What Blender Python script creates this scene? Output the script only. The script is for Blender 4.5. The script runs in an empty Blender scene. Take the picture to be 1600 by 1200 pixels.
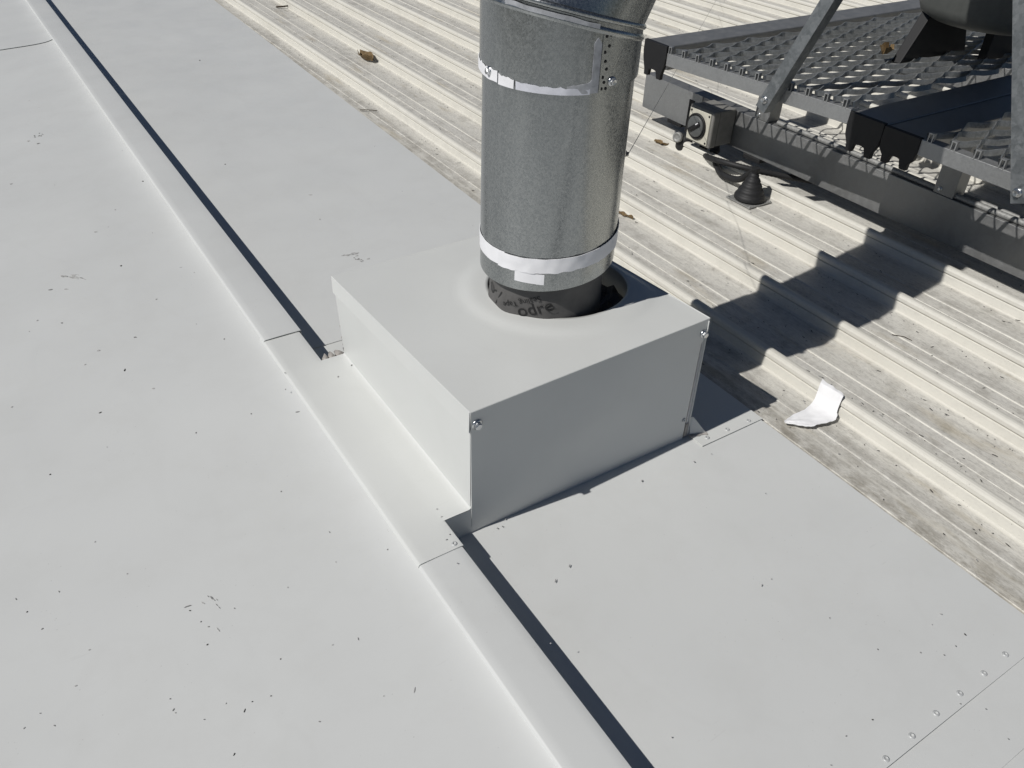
import bpy, bmesh, math, random
from mathutils import Vector, Matrix, noise
random.seed(7)
R = math.radians
SC = bpy.context.scene
COL = SC.collection

# ------------------------------------------------------------------ camera
cam_d = bpy.data.cameras.new('camera')
cam = bpy.data.objects.new('camera', cam_d)
COL.objects.link(cam)
cam.matrix_world = Matrix(((0.84152117, 0.30300984, -0.44724395, 0.0),
                           (-0.53927904, 0.52012997, -0.66230124, 0.0),
                           (0.03194119, 0.7985298, 0.60110724, 1.0),
                           (0, 0, 0, 1)))
cam_d.sensor_width = 36.0
cam_d.lens = 28.7934
cam_d.clip_start = 0.02
cam_d.clip_end = 600.0
SC.camera = cam

# ------------------------------------------------------------------ light
SUN_EL = 47.6
sun_travel = Vector((1.0, -0.035, -math.tan(R(SUN_EL)))).normalized()
world = bpy.data.worlds.new('World')
SC.world = world
world.use_nodes = True
wn = world.node_tree.nodes
wl = world.node_tree.links
for n in list(wn):
    wn.remove(n)
w_out = wn.new('ShaderNodeOutputWorld')
w_bg = wn.new('ShaderNodeBackground')
w_sky = wn.new('ShaderNodeTexSky')
w_sky.sky_type = 'NISHITA'
w_sky.sun_disc = False
w_sky.sun_elevation = R(SUN_EL)
# sky's sun_rotation: 0 = +Y, clockwise seen from above; the sun stands towards -X
w_sky.sun_rotation = math.atan2(-sun_travel.x, -sun_travel.y)
w_sky.altitude = 600
w_sky.air_density = 0.6
w_sky.dust_density = 0.2
w_sky.ozone_density = 1.0
w_bg.inputs['Strength'].default_value = 0.05
wl.new(w_sky.outputs[0], w_bg.inputs[0])
wl.new(w_bg.outputs[0], w_out.inputs[0])

sun_d = bpy.data.lights.new('sun', 'SUN')
sun_d.energy = 5.0
sun_d.angle = R(0.53)
sun_d.color = (1.0, 0.972, 0.93)
sun = bpy.data.objects.new('sun', sun_d)
COL.objects.link(sun)
sun.rotation_euler = sun_travel.to_track_quat('-Z', 'Y').to_euler()
sun.location = (-6, 0, 8)

SC.view_settings.view_transform = 'Standard'
SC.view_settings.look = 'None'
SC.view_settings.exposure = -0.47
SC.view_settings.gamma = 1.0
SC.view_settings.use_curve_mapping = False
SC.render.engine = 'CYCLES'

# ------------------------------------------------------------------ materials
class NT:
    def __init__(s, name):
        s.m = bpy.data.materials.new(name)
        s.m.use_nodes = True
        s.t = s.m.node_tree
        s.n = s.t.nodes
        s.l = s.t.links
        s.b = s.n['Principled BSDF']
        s.co = s.n.new('ShaderNodeTexCoord')
    def map(s, scale=(1, 1, 1), rot=(0, 0, 0), loc=(0, 0, 0)):
        m = s.n.new('ShaderNodeMapping')
        m.inputs['Scale'].default_value = scale
        m.inputs['Rotation'].default_value = rot
        m.inputs['Location'].default_value = loc
        s.l.new(s.co.outputs['Object'], m.inputs[0])
        return m.outputs[0]
    def noise(s, vec, scale, detail=4, rough=.6, dist=0):
        n = s.n.new('ShaderNodeTexNoise')
        n.inputs['Scale'].default_value = scale
        n.inputs['Detail'].default_value = detail
        n.inputs['Roughness'].default_value = rough
        n.inputs['Distortion'].default_value = dist
        s.l.new(vec, n.inputs['Vector'])
        return n.outputs[0]
    def voro(s, vec, scale, feature='F1', out='Distance', rnd=1.0):
        n = s.n.new('ShaderNodeTexVoronoi')
        n.feature = feature
        n.inputs['Scale'].default_value = scale
        n.inputs['Randomness'].default_value = rnd
        s.l.new(vec, n.inputs['Vector'])
        return n.outputs[out]
    def ramp(s, fac, stops):
        n = s.n.new('ShaderNodeValToRGB')
        r = n.color_ramp
        while len(r.elements) < len(stops):
            r.elements.new(.5)
        for e, (p, c) in zip(r.elements, stops):
            e.position = p
            e.color = (c, c, c, 1) if isinstance(c, (int, float)) else (*c, 1)
        s.l.new(fac, n.inputs[0])
        return n.outputs[0]
    def mix(s, fac, a, b, blend='MIX'):
        n = s.n.new('ShaderNodeMix')
        n.data_type = 'RGBA'
        n.blend_type = blend
        for sock, v in ((n.inputs[0], fac), (n.inputs[6], a), (n.inputs[7], b)):
            if isinstance(v, (int, float)):
                sock.default_value = v if sock == n.inputs[0] else (v, v, v, 1)
            elif isinstance(v, tuple):
                sock.default_value = (*v, 1)
            else:
                s.l.new(v, sock)
        return n.outputs[2]
    def math(s, op, a, b=0.0):
        n = s.n.new('ShaderNodeMath')
        n.operation = op
        for sock, v in zip(n.inputs, (a, b)):
            if isinstance(v, (int, float)):
                sock.default_value = v
            else:
                s.l.new(v, sock)
        return n.outputs[0]
    def sep(s):
        n = s.n.new('ShaderNodeSeparateXYZ')
        s.l.new(s.co.outputs['Object'], n.inputs[0])
        return n.outputs
    def bump(s, h, strength=.2, dist=.001):
        n = s.n.new('ShaderNodeBump')
        n.inputs['Strength'].default_value = strength
        n.inputs['Distance'].default_value = dist
        s.l.new(h, n.inputs['Height'])
        s.l.new(n.outputs[0], s.b.inputs['Normal'])
    def set(s, **k):
        for key, v in k.items():
            i = s.b.inputs[{'col': 'Base Color', 'rough': 'Roughness', 'metal': 'Metallic',
                            'spec': 'Specular IOR Level'}[key]]
            if isinstance(v, (int, float)):
                i.default_value = v
            elif isinstance(v, tuple):
                i.default_value = (*v, 1)
            else:
                s.l.new(v, i)
        return s.m

def m_paint(name, col, rough=.42, dirt=.5):
    t = NT(name)
    o = t.map()
    big = t.ramp(t.noise(o, 2.2, 3), ((.3, .965), (.7, 1.02)))
    c = t.mix(1.0, col, big, 'MULTIPLY')
    film = t.ramp(t.noise(t.map((1, 1, 1), loc=(3, 1, 0)), 9, 6, .7), ((.47, 0), (.8, .26 * dirt)))
    c = t.mix(film, c, (.42, .41, .38))
    # dried water marks: soft tide lines
    wm = t.noise(t.map((1, .7, 1), loc=(7, 3, 0)), 3.4, 3, .5, .4)
    tide = t.ramp(wm, ((.50, 0), (.525, 1), (.55, 0)))
    c = t.mix(t.math('MULTIPLY', tide, .07 * dirt), c, (.40, .40, .385))
    # tiny specks of grit
    sp = t.voro(o, 95)
    keep = t.ramp(t.noise(o, 13, 2), ((.52, 0), (.62, 1)))
    spk = t.math('MULTIPLY', t.ramp(sp, ((.05, 1), (.10, 0))), keep)
    c = t.mix(t.math('MULTIPLY', spk, .55 * dirt), c, (.16, .15, .14))
    # faint short scuffs
    sc = t.noise(t.map((22, 150, 30), rot=(0, 0, .5)), 1.0, 2, .5)
    sck = t.math('MULTIPLY', t.ramp(sc, ((.70, 0), (.76, 1))), t.ramp(t.noise(o, 4.1, 2), ((.5, 0), (.65, 1))))
    c = t.mix(t.math('MULTIPLY', sck, .28 * dirt), c, (.33, .33, .32))
    t.bump(t.noise(o, 900, 2), .06, .0004)
    rg = t.ramp(t.noise(o, 6, 4), ((.3, rough - .05), (.7, rough + .08)))
    return t.set(col=c, rough=rg, spec=.4)

def m_roof():
    t = NT('aged_cream_roof_paint')
    o = t.map()
    st = t.noise(t.map((34, 2.2, 8)), 1.0, 5, .65)
    st2 = t.noise(t.map((90, 9, 12)), 1.0, 4, .6)
    bl = t.noise(o, 7, 6, .68)
    x, y, z = t.sep()
    # grime lies in the flat pans between the ribs, rain keeps the ribs and the pan stiffeners clean
    ph = t.math('MULTIPLY', t.math('FRACT', t.math('MULTIPLY', t.math('SUBTRACT', x, 1.2375 - 10 * .2241), 1 / .2241)), .2241)
    php = t.math('ADD', ph, t.math('MULTIPLY', t.math('SUBTRACT', t.noise(t.map((30, 6, 6)), 1.0, 4), .5), .010))
    pan = t.ramp(t.math('MULTIPLY', php, 4.0), ((.150, .12), (.186, 1.0), (.520, 1.0), (.530, .5), (.540, .5), (.556, 1.0), (.862, 1.0), (.880, .12)))
    cream = t.mix(t.ramp(t.noise(o, 3, 3), ((.3, 0), (.7, 1))), (.635, .617, .555), (.675, .658, .60))
    grey = t.mix(t.ramp(st2, ((.35, 0), (.65, 1))), (.52, .508, .472), (.63, .615, .572))
    d1 = t.math('MULTIPLY', pan, t.ramp(t.math('ADD', t.math('MULTIPLY', st, .6), t.math('MULTIPLY', bl, .45)), ((.36, .3), (.60, .95))))
    c = t.mix(d1, cream, grey)
    d2 = t.math('MULTIPLY', t.ramp(t.math('ADD', t.math('MULTIPLY', st, .5), t.math('MULTIPLY', t.noise(o, 21, 5, .7), .55)), ((.52, 0), (.70, .8))), t.math('ADD', t.math('MULTIPLY', pan, .85), .15))
    c = t.mix(d2, c, (.33, .315, .28))
    # grime washed against the edge of the flashing
    ed = t.math('MINIMUM', t.math('MAXIMUM', t.math('MULTIPLY', t.math('SUBTRACT', 1.235, x), 8.0), 0.0), 1.0)
    edn = t.ramp(t.noise(t.map((40, 16, 10), loc=(2, 9, 0)), 1.0, 6, .72), ((.42, .1), (.62, .9)))
    c = t.mix(t.math('MULTIPLY', t.math('MULTIPLY', ed, edn), pan), c, (.27, .25, .21))
    yel = t.ramp(t.noise(t.map((18, 3, 3), loc=(5, 2, 0)), 1.0, 4), ((.57, 0), (.7, .35)))
    c = t.mix(t.math('MULTIPLY', yel, pan), c, (.40, .33, .20))
    sp = t.math('MULTIPLY', t.ramp(t.voro(o, 120), ((.07, 1), (.13, 0))), t.ramp(t.noise(t.map((9, 5, 9), loc=(1, 7, 0)), 1, 5, .7), ((.5, 0), (.62, 1))))
    c = t.mix(t.math('MULTIPLY', sp, .75), c, (.07, .06, .05))
    sp2 = t.math('MULTIPLY', t.ramp(t.voro(t.map((1, .6, 1)), 330), ((.10, 1), (.22, 0))), t.ramp(t.noise(t.map((14, 4, 9), loc=(4, 1, 0)), 1, 6, .75), ((.47, 0), (.60, 1))))
    c = t.mix(t.math('MULTIPLY', sp2, t.math('ADD', t.math('MULTIPLY', pan, .6), .1)), c, (.13, .115, .09))
    gr = t.ramp(t.noise(t.map((260, 90, 200)), 1.0, 4, .75), ((.36, .78), (.5, 1.0), (.7, 1.06)))
    c = t.mix(t.math('ADD', t.math('MULTIPLY', pan, .7), .12), c, t.mix(1.0, c, gr, 'MULTIPLY'))
    fine = t.ramp(t.noise(t.map((400, 60, 100), loc=(0, 4, 0)), 1.0, 3, .6), ((.60, 0), (.66, 1)))
    c = t.mix(t.math('MULTIPLY', fine, t.math('MULTIPLY', pan, .45)), c, (.22, .205, .175))
    t.bump(t.noise(o, 500, 3), .12, .0006)
    return t.set(col=c, rough=.5, spec=.35)

def m_galv(name, lo, hi, rough=.34, scale=110, metal=.95, streak=True):
    t = NT(name)
    o = t.map()
    v = t.voro(t.map((1, 1, .8)), scale, 'F1', 'Color')
    v2 = t.voro(o, scale * 2.3, 'F1', 'Color')
    s1 = t.n.new('ShaderNodeSeparateColor'); t.l.new(v, s1.inputs[0])
    s2 = t.n.new('ShaderNodeSeparateColor'); t.l.new(v2, s2.inputs[0])
    sp = t.math('ADD', t.math('MULTIPLY', s1.outputs[0], .6), t.math('MULTIPLY', s2.outputs[1], .4))
    cl = t.noise(t.map((6, 6, 1.5)), 1.0, 5, .6)
    f = t.math('ADD', t.math('MULTIPLY', sp, .35), t.math('MULTIPLY', cl, .65))
    c = t.mix(t.ramp(f, ((.3, 0), (.68, 1))), lo, hi)
    if streak:
        wt = t.ramp(t.noise(t.map((30, 30, 7), loc=(2, 0, 0)), 1.0, 6, .7), ((.6, 0), (.72, .3)))
        c = t.mix(wt, c, (.62, .63, .62))
    rg = t.math('ADD', t.math('MULTIPLY', sp, .16), rough - .06)
    t.bump(t.math('ADD', t.math('MULTIPLY', sp, .5), t.noise(t.map((1, 1, .25)), 34, 2)), .06, .0008)
    return t.set(col=c, rough=rg, metal=metal)

def m_plain(name, col, rough=.5, metal=0.0, var=.12, scale=40, spec=.4):
    t = NT(name)
    o = t.map()
    c = t.mix(1.0, col, t.ramp(t.noise(o, scale, 5, .65), ((.3, 1 - var), (.7, 1 + var))), 'MULTIPLY')
    t.bump(t.noise(o, scale * 12, 3), .12, .0006)
    return t.set(col=c, rough=rough, metal=metal, spec=spec)

M = {}
M['sheet'] = m_paint('pale_grey_painted_steel', (.602, .612, .603))
M['sheet_new'] = m_paint('new_pale_grey_painted_steel', (.618, .628, .612), .4, .3)
M['roof'] = m_roof()
M['galv'] = m_galv('galvanised_duct_steel', (.26, .275, .28), (.43, .445, .44), .25, 430)
M['galv_strut'] = m_galv('galvanised_angle_steel', (.17, .185, .195), (.31, .325, .335), .45, 90, .75)
M['alu'] = m_galv('mill_aluminium', (.33, .335, .335), (.42, .425, .425), .48, 300, .75, False)
M['alu_dark'] = m_galv('shaded_aluminium', (.27, .272, .27), (.34, .342, .34), .5, 60, .7, False)  # darker aluminium; the shade over the beam is put into this colour
M['mesh'] = m_galv('galvanised_mesh_steel', (.20, .21, .21), (.33, .34, .34), .42, 200, .5, False)
M['black'] = m_plain('black_plastic', (.012, .012, .013), .55)
M['rubber'] = m_plain('black_rubber', (.018, .018, .019), .6)
M['tape'] = m_plain('white_sealing_tape', (.80, .80, .82), .45, 0, .04)
M['rivet'] = m_plain('dull_rivet_metal', (.48, .49, .49), .45, .15, .15, 200)
M['foil'] = m_plain('dulled_white_foil_tape', (.60, .61, .66), .4, 0, .12, 45)
M['sealant'] = m_plain('smeared_white_sealant', (.36, .37, .39), .5, 0, .3, 60)
M['grey_sealant'] = m_plain('grey_silicone_sealant', (.36, .34, .32), .4, 0, .3, 120)
M['wrap'] = m_plain('dark_sarking_wrap', (.095, .092, .09), .55, 0, .18, 30)
M['ink'] = m_plain('black_ink', (.012, .012, .013), .5)
M['steel'] = m_plain('bright_screw_steel', (.62, .63, .64), .28, 1.0)
M['box_cream'] = m_plain('aged_cream_plastic', (.56, .54, .46), .5, 0, .1, 60)
M['box_grey'] = m_plain('grey_plastic', (.21, .205, .19), .5)
M['dial'] = m_plain('dark_grey_plastic', (.10, .105, .105), .45)
M['fan'] = m_plain('dark_grey_fan_paint', (.09, .095, .09), .5)
M['paper'] = m_plain('white_crumpled_paper', (.84, .84, .85), .7, 0, .03)
M['leaf'] = m_plain('dry_brown_leaf', (.17, .115, .055), .8, 0, .4, 150)
M['twig'] = m_plain('dark_twig', (.06, .045, .03), .9)
M['dirt'] = m_plain('black_grit', (.06, .058, .054), .9, 0, .4, 300)
M['dirt_mid'] = m_plain('grey_scuff_dust', (.24, .24, .235), .9, 0, .3, 300)
M['dirt_light'] = m_plain('pale_scuff_dust', (.42, .42, .41), .9, 0, .2, 300)
M['wire'] = m_plain('thin_steel_wire', (.14, .14, .14), .4, .8)
M['lead'] = m_plain('dull_aluminium_flange', (.30, .30, .29), .6, .4, .3, 200)
M['ground'] = m_plain('far_ground', (.16, .16, .14), .9)

# ------------------------------------------------------------------ mesh helpers
class MB:
    def __init__(s):
        s.v = []; s.f = []; s.smooth = []
    def add(s, vs, fs, smooth=False):
        b = len(s.v)
        s.v += [tuple(v) for v in vs]
        s.f += [tuple(i + b for i in f) for f in fs]
        s.smooth += [smooth] * len(fs)
        return s
    def box(s, a, b):
        (x0, y0, z0), (x1, y1, z1) = a, b
        return s.add([(x0, y0, z0), (x1, y0, z0), (x1, y1, z0), (x0, y1, z0), (x0, y0, z1), (x1, y0, z1), (x1, y1, z1), (x0, y1, z1)],
                     [(3, 2, 1, 0), (4, 5, 6, 7), (0, 1, 5, 4), (1, 2, 6, 5), (2, 3, 7, 6), (3, 0, 4, 7)])
    def hexa(s, b4, t4):
        return s.add(list(b4) + list(t4), [(3, 2, 1, 0), (4, 5, 6, 7), (0, 1, 5, 4), (1, 2, 6, 5), (2, 3, 7, 6), (3, 0, 4, 7)])
    def prism(s, poly, d):
        n = len(poly); d = Vector(d)
        vs = [Vector(p) for p in poly] + [Vector(p) + d for p in poly]
        return s.add(vs, [tuple(range(n))[::-1], tuple(range(n, 2 * n))] + [(i, (i + 1) % n, n + (i + 1) % n, n + i) for i in range(n)])
    def rings(s, rings, close=True, caps=(True, True), smooth=True):
        n = len(rings[0]); vs = [p for r in rings for p in r]; fs = []
        for k in range(len(rings) - 1):
            for i in range(n if close else n - 1):
                j = (i + 1) % n
                fs.append((k * n + i, k * n + j, (k + 1) * n + j, (k + 1) * n + i))
        s.add(vs, fs, smooth)
        if caps[0]: s.add(rings[0], [tuple(range(n))[::-1]])
        if caps[1]: s.add(rings[-1], [tuple(range(n))])
        return s
    def lathe(s, c, prof, n=32, axis=(0, 0, 1), caps=(True, True), smooth=True):
        ax = Vector(axis).normalized(); u = ax.orthogonal().normalized(); w = ax.cross(u); c = Vector(c)
        return s.rings([[c + ax * h + (u * math.cos(2 * math.pi * i / n) + w * math.sin(2 * math.pi * i / n)) * r for i in range(n)] for r, h in prof], True, caps, smooth)
    def tube(s, pts, r, n=8, mitre=False):
        pts = [Vector(p) for p in pts]; rings = []; prev = None
        for k, p in enumerate(pts):
            t0 = (p - pts[k - 1]).normalized() if k else (pts[1] - p).normalized()
            t1 = (pts[k + 1] - p).normalized() if k < len(pts) - 1 else t0
            t = (t0 + t1).normalized()
            if prev is None:
                u = t.orthogonal().normalized()
            else:
                u = (prev - t * prev.dot(t)).normalized()
            prev = u; w = t.cross(u)
            rr = r[k] if isinstance(r, (list, tuple)) else r
            rings.append([p + (u * math.cos(2 * math.pi * i / n) + w * math.sin(2 * math.pi * i / n)) * rr for i in range(n)])
        return s.rings(rings)
    def bar(s, a, b, prof, up=(0, 0, 1)):
        """extrude a closed 2-D profile (u, w) from a to b"""
        a = Vector(a); b = Vector(b); t = (b - a).normalized(); u = Vector(up).cross(t).normalized(); w = t.cross(u)
        return s.rings([[p + u * x + w * y for x, y in prof] for p in (a, b)], smooth=False)
    def grid(s, nu, nv, fn, smooth=True):
        vs = [fn(i / nu, j / nv) for j in range(nv + 1) for i in range(nu + 1)]
        w = nu + 1
        return s.add(vs, [(j * w + i, j * w + i + 1, (j + 1) * w + i + 1, (j + 1) * w + i) for j in range(nv) for i in range(nu)], smooth)

def obj(name, mb, mat, parent=None, bevel=0, solid=0, auto=None):
    off = parent_world(parent) if parent else Vector((0, 0, 0))
    me = bpy.data.meshes.new(name)
    me.from_pydata([tuple(Vector(v) - off) for v in mb.v], [], mb.f)
    me.polygons.foreach_set('use_smooth', mb.smooth)
    me.materials.append(M[mat] if isinstance(mat, str) else mat)
    me.validate(); me.update()
    o = bpy.data.objects.new(name, me)
    COL.objects.link(o)
    if parent: o.parent = parent
    if solid:
        md = o.modifiers.new('thickness', 'SOLIDIFY'); md.thickness = solid; md.offset = -1
        md = o.modifiers.new('split', 'EDGE_SPLIT'); md.split_angle = R(38)
    if bevel:
        md = o.modifiers.new('bevel', 'BEVEL'); md.width = bevel; md.segments = 2; md.limit_method = 'ANGLE'; md.angle_limit = R(40)
    return o

def parent_world(o):
    v = Vector((0, 0, 0))
    while o:
        v += o.location; o = o.parent
    return v

def thing(name, label, cat, loc, group=None):
    o = bpy.data.objects.new(name, None)
    o.empty_display_size = .05
    COL.objects.link(o); o.location = loc
    return tag(o, label, cat, group)

def tag(o, label, cat, group=None, kind=None):
    if label: o['label'] = label
    if cat: o['category'] = cat
    if group: o['group'] = group
    if kind: o['kind'] = kind
    return o

def struct(o):
    o['kind'] = 'structure'; return o

def wob(x, y, s=1.0, a=1.0, k=0):
    return noise.noise(Vector((x * s, y * s, 3.7 + k))) * a

def screw(name, p, axis, parent, r=.007, mat='steel'):
    mb = MB()
    ax = Vector(axis).normalized(); p = Vector(p)
    mb.lathe(p, [(r * 1.45, 0), (r * 1.45, r * .25), (r * 1.05, r * .42)], 16, ax)
    mb.lathe(p, [(r, r * .4), (r, r * 1.15), (r * .85, r * 1.3), (r * .3, r * 1.2)], 6, ax, smooth=False)
    return obj(name, mb, mat, parent)

def rivet(p, axis, parent, r=.0045, mat='rivet'):
    mb = MB()
    mb.lathe(p, [(r, 0), (r * .92, r * .16), (r * .6, r * .30), (r * .42, r * .30), (r * .36, -r * .05)], 14, axis)
    return obj('rivet', mb, mat, parent)

MARKS_UPPER=[(0.0699, 1.911, 0.0241, -0.0258, 0.0047, 0.35), (0.0441, 1.872, 0.0085, -0.0056, 0.0047, 0.3), (0.0145, 1.8884, 0.0076, -0.0017, 0.0049, 0.8), (0.1717, 1.9122, 0.003, 0.0057, 0.0038, 1.0), (0.0129, 1.7309, 0.0043, 0.0006, 0.0043, 0.7), (-0.0291, 1.7703, 0.0034, -0.0023, 0.0043, 0.4), (0.1308, 1.5911, 0.0069, -0.0032, 0.004, 0.6), (0.0207, 1.3768, 0.0048, 0.0002, 0.0032, 1.0), (0.0878, 1.4871, 0.0032, 0.0072, 0.0026, 1.0), (0.0576, 1.5833, 0.0065, -0.0043, 0.0038, 0.5), (0.0255, 1.5481, 0.0032, -0.0021, 0.0036, 0.5), (0.1525, 1.225, 0.0015, 0.0052, 0.0018, 0.7), (0.2837, 1.4838, 0.0027, -0.0019, 0.0038, 0.8), (0.3461, 1.6136, 0.0027, -0.003, 0.0039, 0.8), (0.2523, 1.2221, 0.002, -0.0013, 0.003, 0.6), (0.1374, 2.8997, 0.0144, -0.0011, 0.0094, 0.6), (0.1018, 2.8682, 0.0075, -0.0051, 0.009, 0.5), (0.1236, 2.8293, 0.0091, 0.0041, 0.0089, 0.8), (0.326, 2.3574, 0.0044, 0.0021, 0.0067, 0.9), (0.1553, 2.1233, 0.0073, -0.0013, 0.0059, 0.3), (-0.1675, 1.0053, 0.001, -0.0053, 0.0012, 0.8), (-0.1575, 0.9726, 0.0016, 0.0023, 0.0019, 1.0), (-0.1435, 0.9306, 0.0031, 0.0016, 0.002, 0.7), (-0.1129, 0.9858, 0.0008, -0.0046, 0.0013, 0.6), (0.0378, 0.8583, 0.0108, -0.0007, 0.0019, 0.7), (0.0712, 0.847, 0.0043, -0.0158, 0.0014, 0.8), (0.038, 0.8491, 0.0023, -0.0015, 0.0018, 1.0), (0.0571, 0.8523, 0.003, -0.0059, 0.0016, 0.4), (0.0922, 0.819, 0.0009, -0.0033, 0.0014, 0.8), (0.0424, 0.7803, 0.0025, 0.0016, 0.0017, 0.9), (0.0457, 0.8224, 0.0019, 0.0008, 0.0019, 0.7), (0.062, 0.7955, 0.0019, -0.0088, 0.0013, 0.4), (0.0523, 0.8081, 0.0019, -0.0012, 0.0017, 0.7), (0.0539, 0.658, 0.0036, 0.0038, 0.0015, 1.0), (0.025, 0.6091, 0.0027, 0.0024, 0.0014, 1.0), (0.0662, 0.6647, 0.0017, -0.0011, 0.0015, 0.9), (0.0891, 0.6594, 0.0017, -0.0011, 0.0015, 0.9), (0.1187, 0.7048, 0.002, -0.0003, 0.0017, 0.9), (-0.0222, 0.7084, 0.0025, 0.0025, 0.0015, 0.6), (-0.0217, 0.726, 0.0017, -0.0011, 0.0015, 0.8), (-0.1658, 0.7955, 0.0014, -0.0009, 0.0015, 0.8), (-0.1535, 0.768, 0.0013, -0.0028, 0.0011, 0.7), (-0.1859, 0.7851, 0.003, 0.0013, 0.0017, 0.5), (0.249, 0.5662, 0.0048, 0.0065, 0.0014, 0.5), (0.2194, 0.6771, -0.0006, -0.0047, 0.0014, 0.8), (0.2465, 0.8183, 0.002, -0.0013, 0.002, 0.5), (-0.0837, 1.2532, 0.0023, -0.0015, 0.0027, 0.9), (0.3247, 1.1757, 0.0089, -0.004, 0.0029, 0.7), (-0.0952, 0.8592, 0.0034, -0.0004, 0.0019, 0.4), (-0.1207, 0.812, 0.0036, -0.0005, 0.0017, 0.4), (0.0071, 0.674, 0.0017, -0.0011, 0.0014, 0.6), (0.1197, 1.3967, 0.0044, -0.0013, 0.0034, 0.4), (0.2294, 1.0037, 0.0022, -0.0015, 0.0024, 0.6), (0.3209, 0.7942, 0.0023, -0.0004, 0.002, 0.8), (0.1285, 0.5921, 0.0017, -0.0011, 0.0014, 0.6), (0.2115, 0.5798, 0.0017, -0.0011, 0.0014, 0.5), (0.0146, 2.5532, 0.0053, -0.0035, 0.0074, 0.5), (0.2229, 2.2259, 0.0035, -0.0024, 0.0064, 0.5), (0.2046, 1.7176, 0.004, 0.0034, 0.0041, 0.3), (-0.1143, 1.483, 0.003, -0.002, 0.0033, 0.4), (-0.0499, 1.0565, 0.0021, -0.0014, 0.0022, 0.5), (-0.0223, 0.9653, 0.0016, -0.001, 0.002, 0.5), (0.169, 0.8128, 0.002, -0.0013, 0.0019, 0.5), (0.1859, 0.687, 0.0015, -0.001, 0.0016, 0.5)]
MARKS_LOWER=[(0.5262, 0.6385, 0.0051, 0.0055, 0.0016, 0.7), (0.5617, 0.6508, 0.0048, 0.0044, 0.0016, 0.6), (0.4651, 0.6006, 0.0029, 0.0017, 0.0016, 0.9), (0.9843, 0.2456, -0.0008, -0.0045, 0.0021, 1.0), (0.954, 0.2411, 0.002, -0.0012, 0.0019, 0.8), (0.926, 0.2407, 0.0024, -0.0015, 0.0019, 0.6), (0.9861, 0.2871, 0.0032, -0.0031, 0.0021, 0.4), (0.7533, 0.23, 0.0022, -0.0014, 0.0016, 1.0), (0.8514, 0.2973, 0.0016, -0.001, 0.0018, 0.7), (0.8354, 0.3704, 0.0017, -0.001, 0.0019, 0.8), (0.9002, 0.2613, 0.0016, -0.001, 0.0018, 0.7), (0.6719, 1.7495, 0.0241, -0.0034, 0.0054, 0.3), (0.6831, 1.7165, 0.0078, -0.0122, 0.0051, 0.8), (0.7052, 1.7079, 0.0089, 0.0015, 0.0052, 0.5), (0.5067, 0.7764, 0.0022, -0.0013, 0.0023, 0.8), (0.5161, 0.7757, 0.0018, -0.0011, 0.0023, 0.6), (0.529, 0.7863, 0.0023, -0.0014, 0.0023, 0.5), (0.8985, 0.7307, 0.003, -0.0018, 0.0028, 0.6), (0.7937, 0.4667, 0.0049, 0.002, 0.0015, 0.4), (0.7837, 0.7409, 0.0042, 0.0024, 0.0019, 0.7), (0.5807, 2.4624, 0.0042, -0.0022, 0.0082, 0.9), (0.8173, 3.5689, 0.0056, -0.0028, 0.0147, 0.6), (0.6863, 1.9734, 0.0037, -0.0021, 0.0063, 0.5), (0.7219, 2.1323, 0.0095, -0.0052, 0.007, 0.2), (0.9913, 0.4959, 0.0019, -0.0011, 0.0025, 0.5), (0.6528, 0.5736, 0.0021, -0.0013, 0.002, 0.6), (0.6406, 0.4321, 0.0016, -0.001, 0.0017, 0.6), (0.6886, 0.297, 0.0025, -0.0002, 0.0013, 0.6), (0.5374, 0.5075, 0.0016, -0.001, 0.0017, 0.5), (0.6028, 0.2963, 0.0014, -0.0009, 0.0015, 0.6), (0.6556, 0.2175, 0.0017, -0.0011, 0.0014, 0.8), (0.8758, 0.1821, 0.0015, -0.0009, 0.0017, 0.6), (0.8841, 0.118, 0.0015, -0.0009, 0.0016, 0.8), (0.8989, 0.1591, 0.0015, -0.0009, 0.0017, 0.7), (0.9528, 0.438, 0.0022, -0.0013, 0.0023, 0.4), (0.814, 0.5856, 0.0018, -0.0011, 0.0023, 0.4)]
MARKS_STRIP=[(0.4248, 1.2229, 0.0026, -0.0015, 0.0033, 0.8), (0.4621, 1.2448, 0.0032, 0.0035, 0.0026, 0.9), (0.3423, 1.2852, 0.0021, -0.0012, 0.0034, 0.7), (0.3249, 1.2347, 0.002, -0.0012, 0.0032, 0.8), (0.4106, 0.7614, 0.0024, 0.0018, 0.0017, 0.8), (0.4014, 0.7548, 0.0021, -0.0013, 0.0021, 0.7), (0.4177, 0.8008, 0.0031, -0.0002, 0.0022, 0.4), (0.4196, 0.819, 0.0022, -0.0013, 0.0022, 0.4), (0.3927, 0.706, 0.0016, -0.001, 0.0019, 0.6), (0.4313, 0.5207, 0.0015, -0.0009, 0.0016, 0.5)]

# ------------------------------------------------------------------ the ground far below the roof
g = MB().grid(8, 8, lambda u, v: (-250 + 500 * u, -250 + 500 * v, -7.0))
struct(obj('ground', g, 'ground'))

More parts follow.
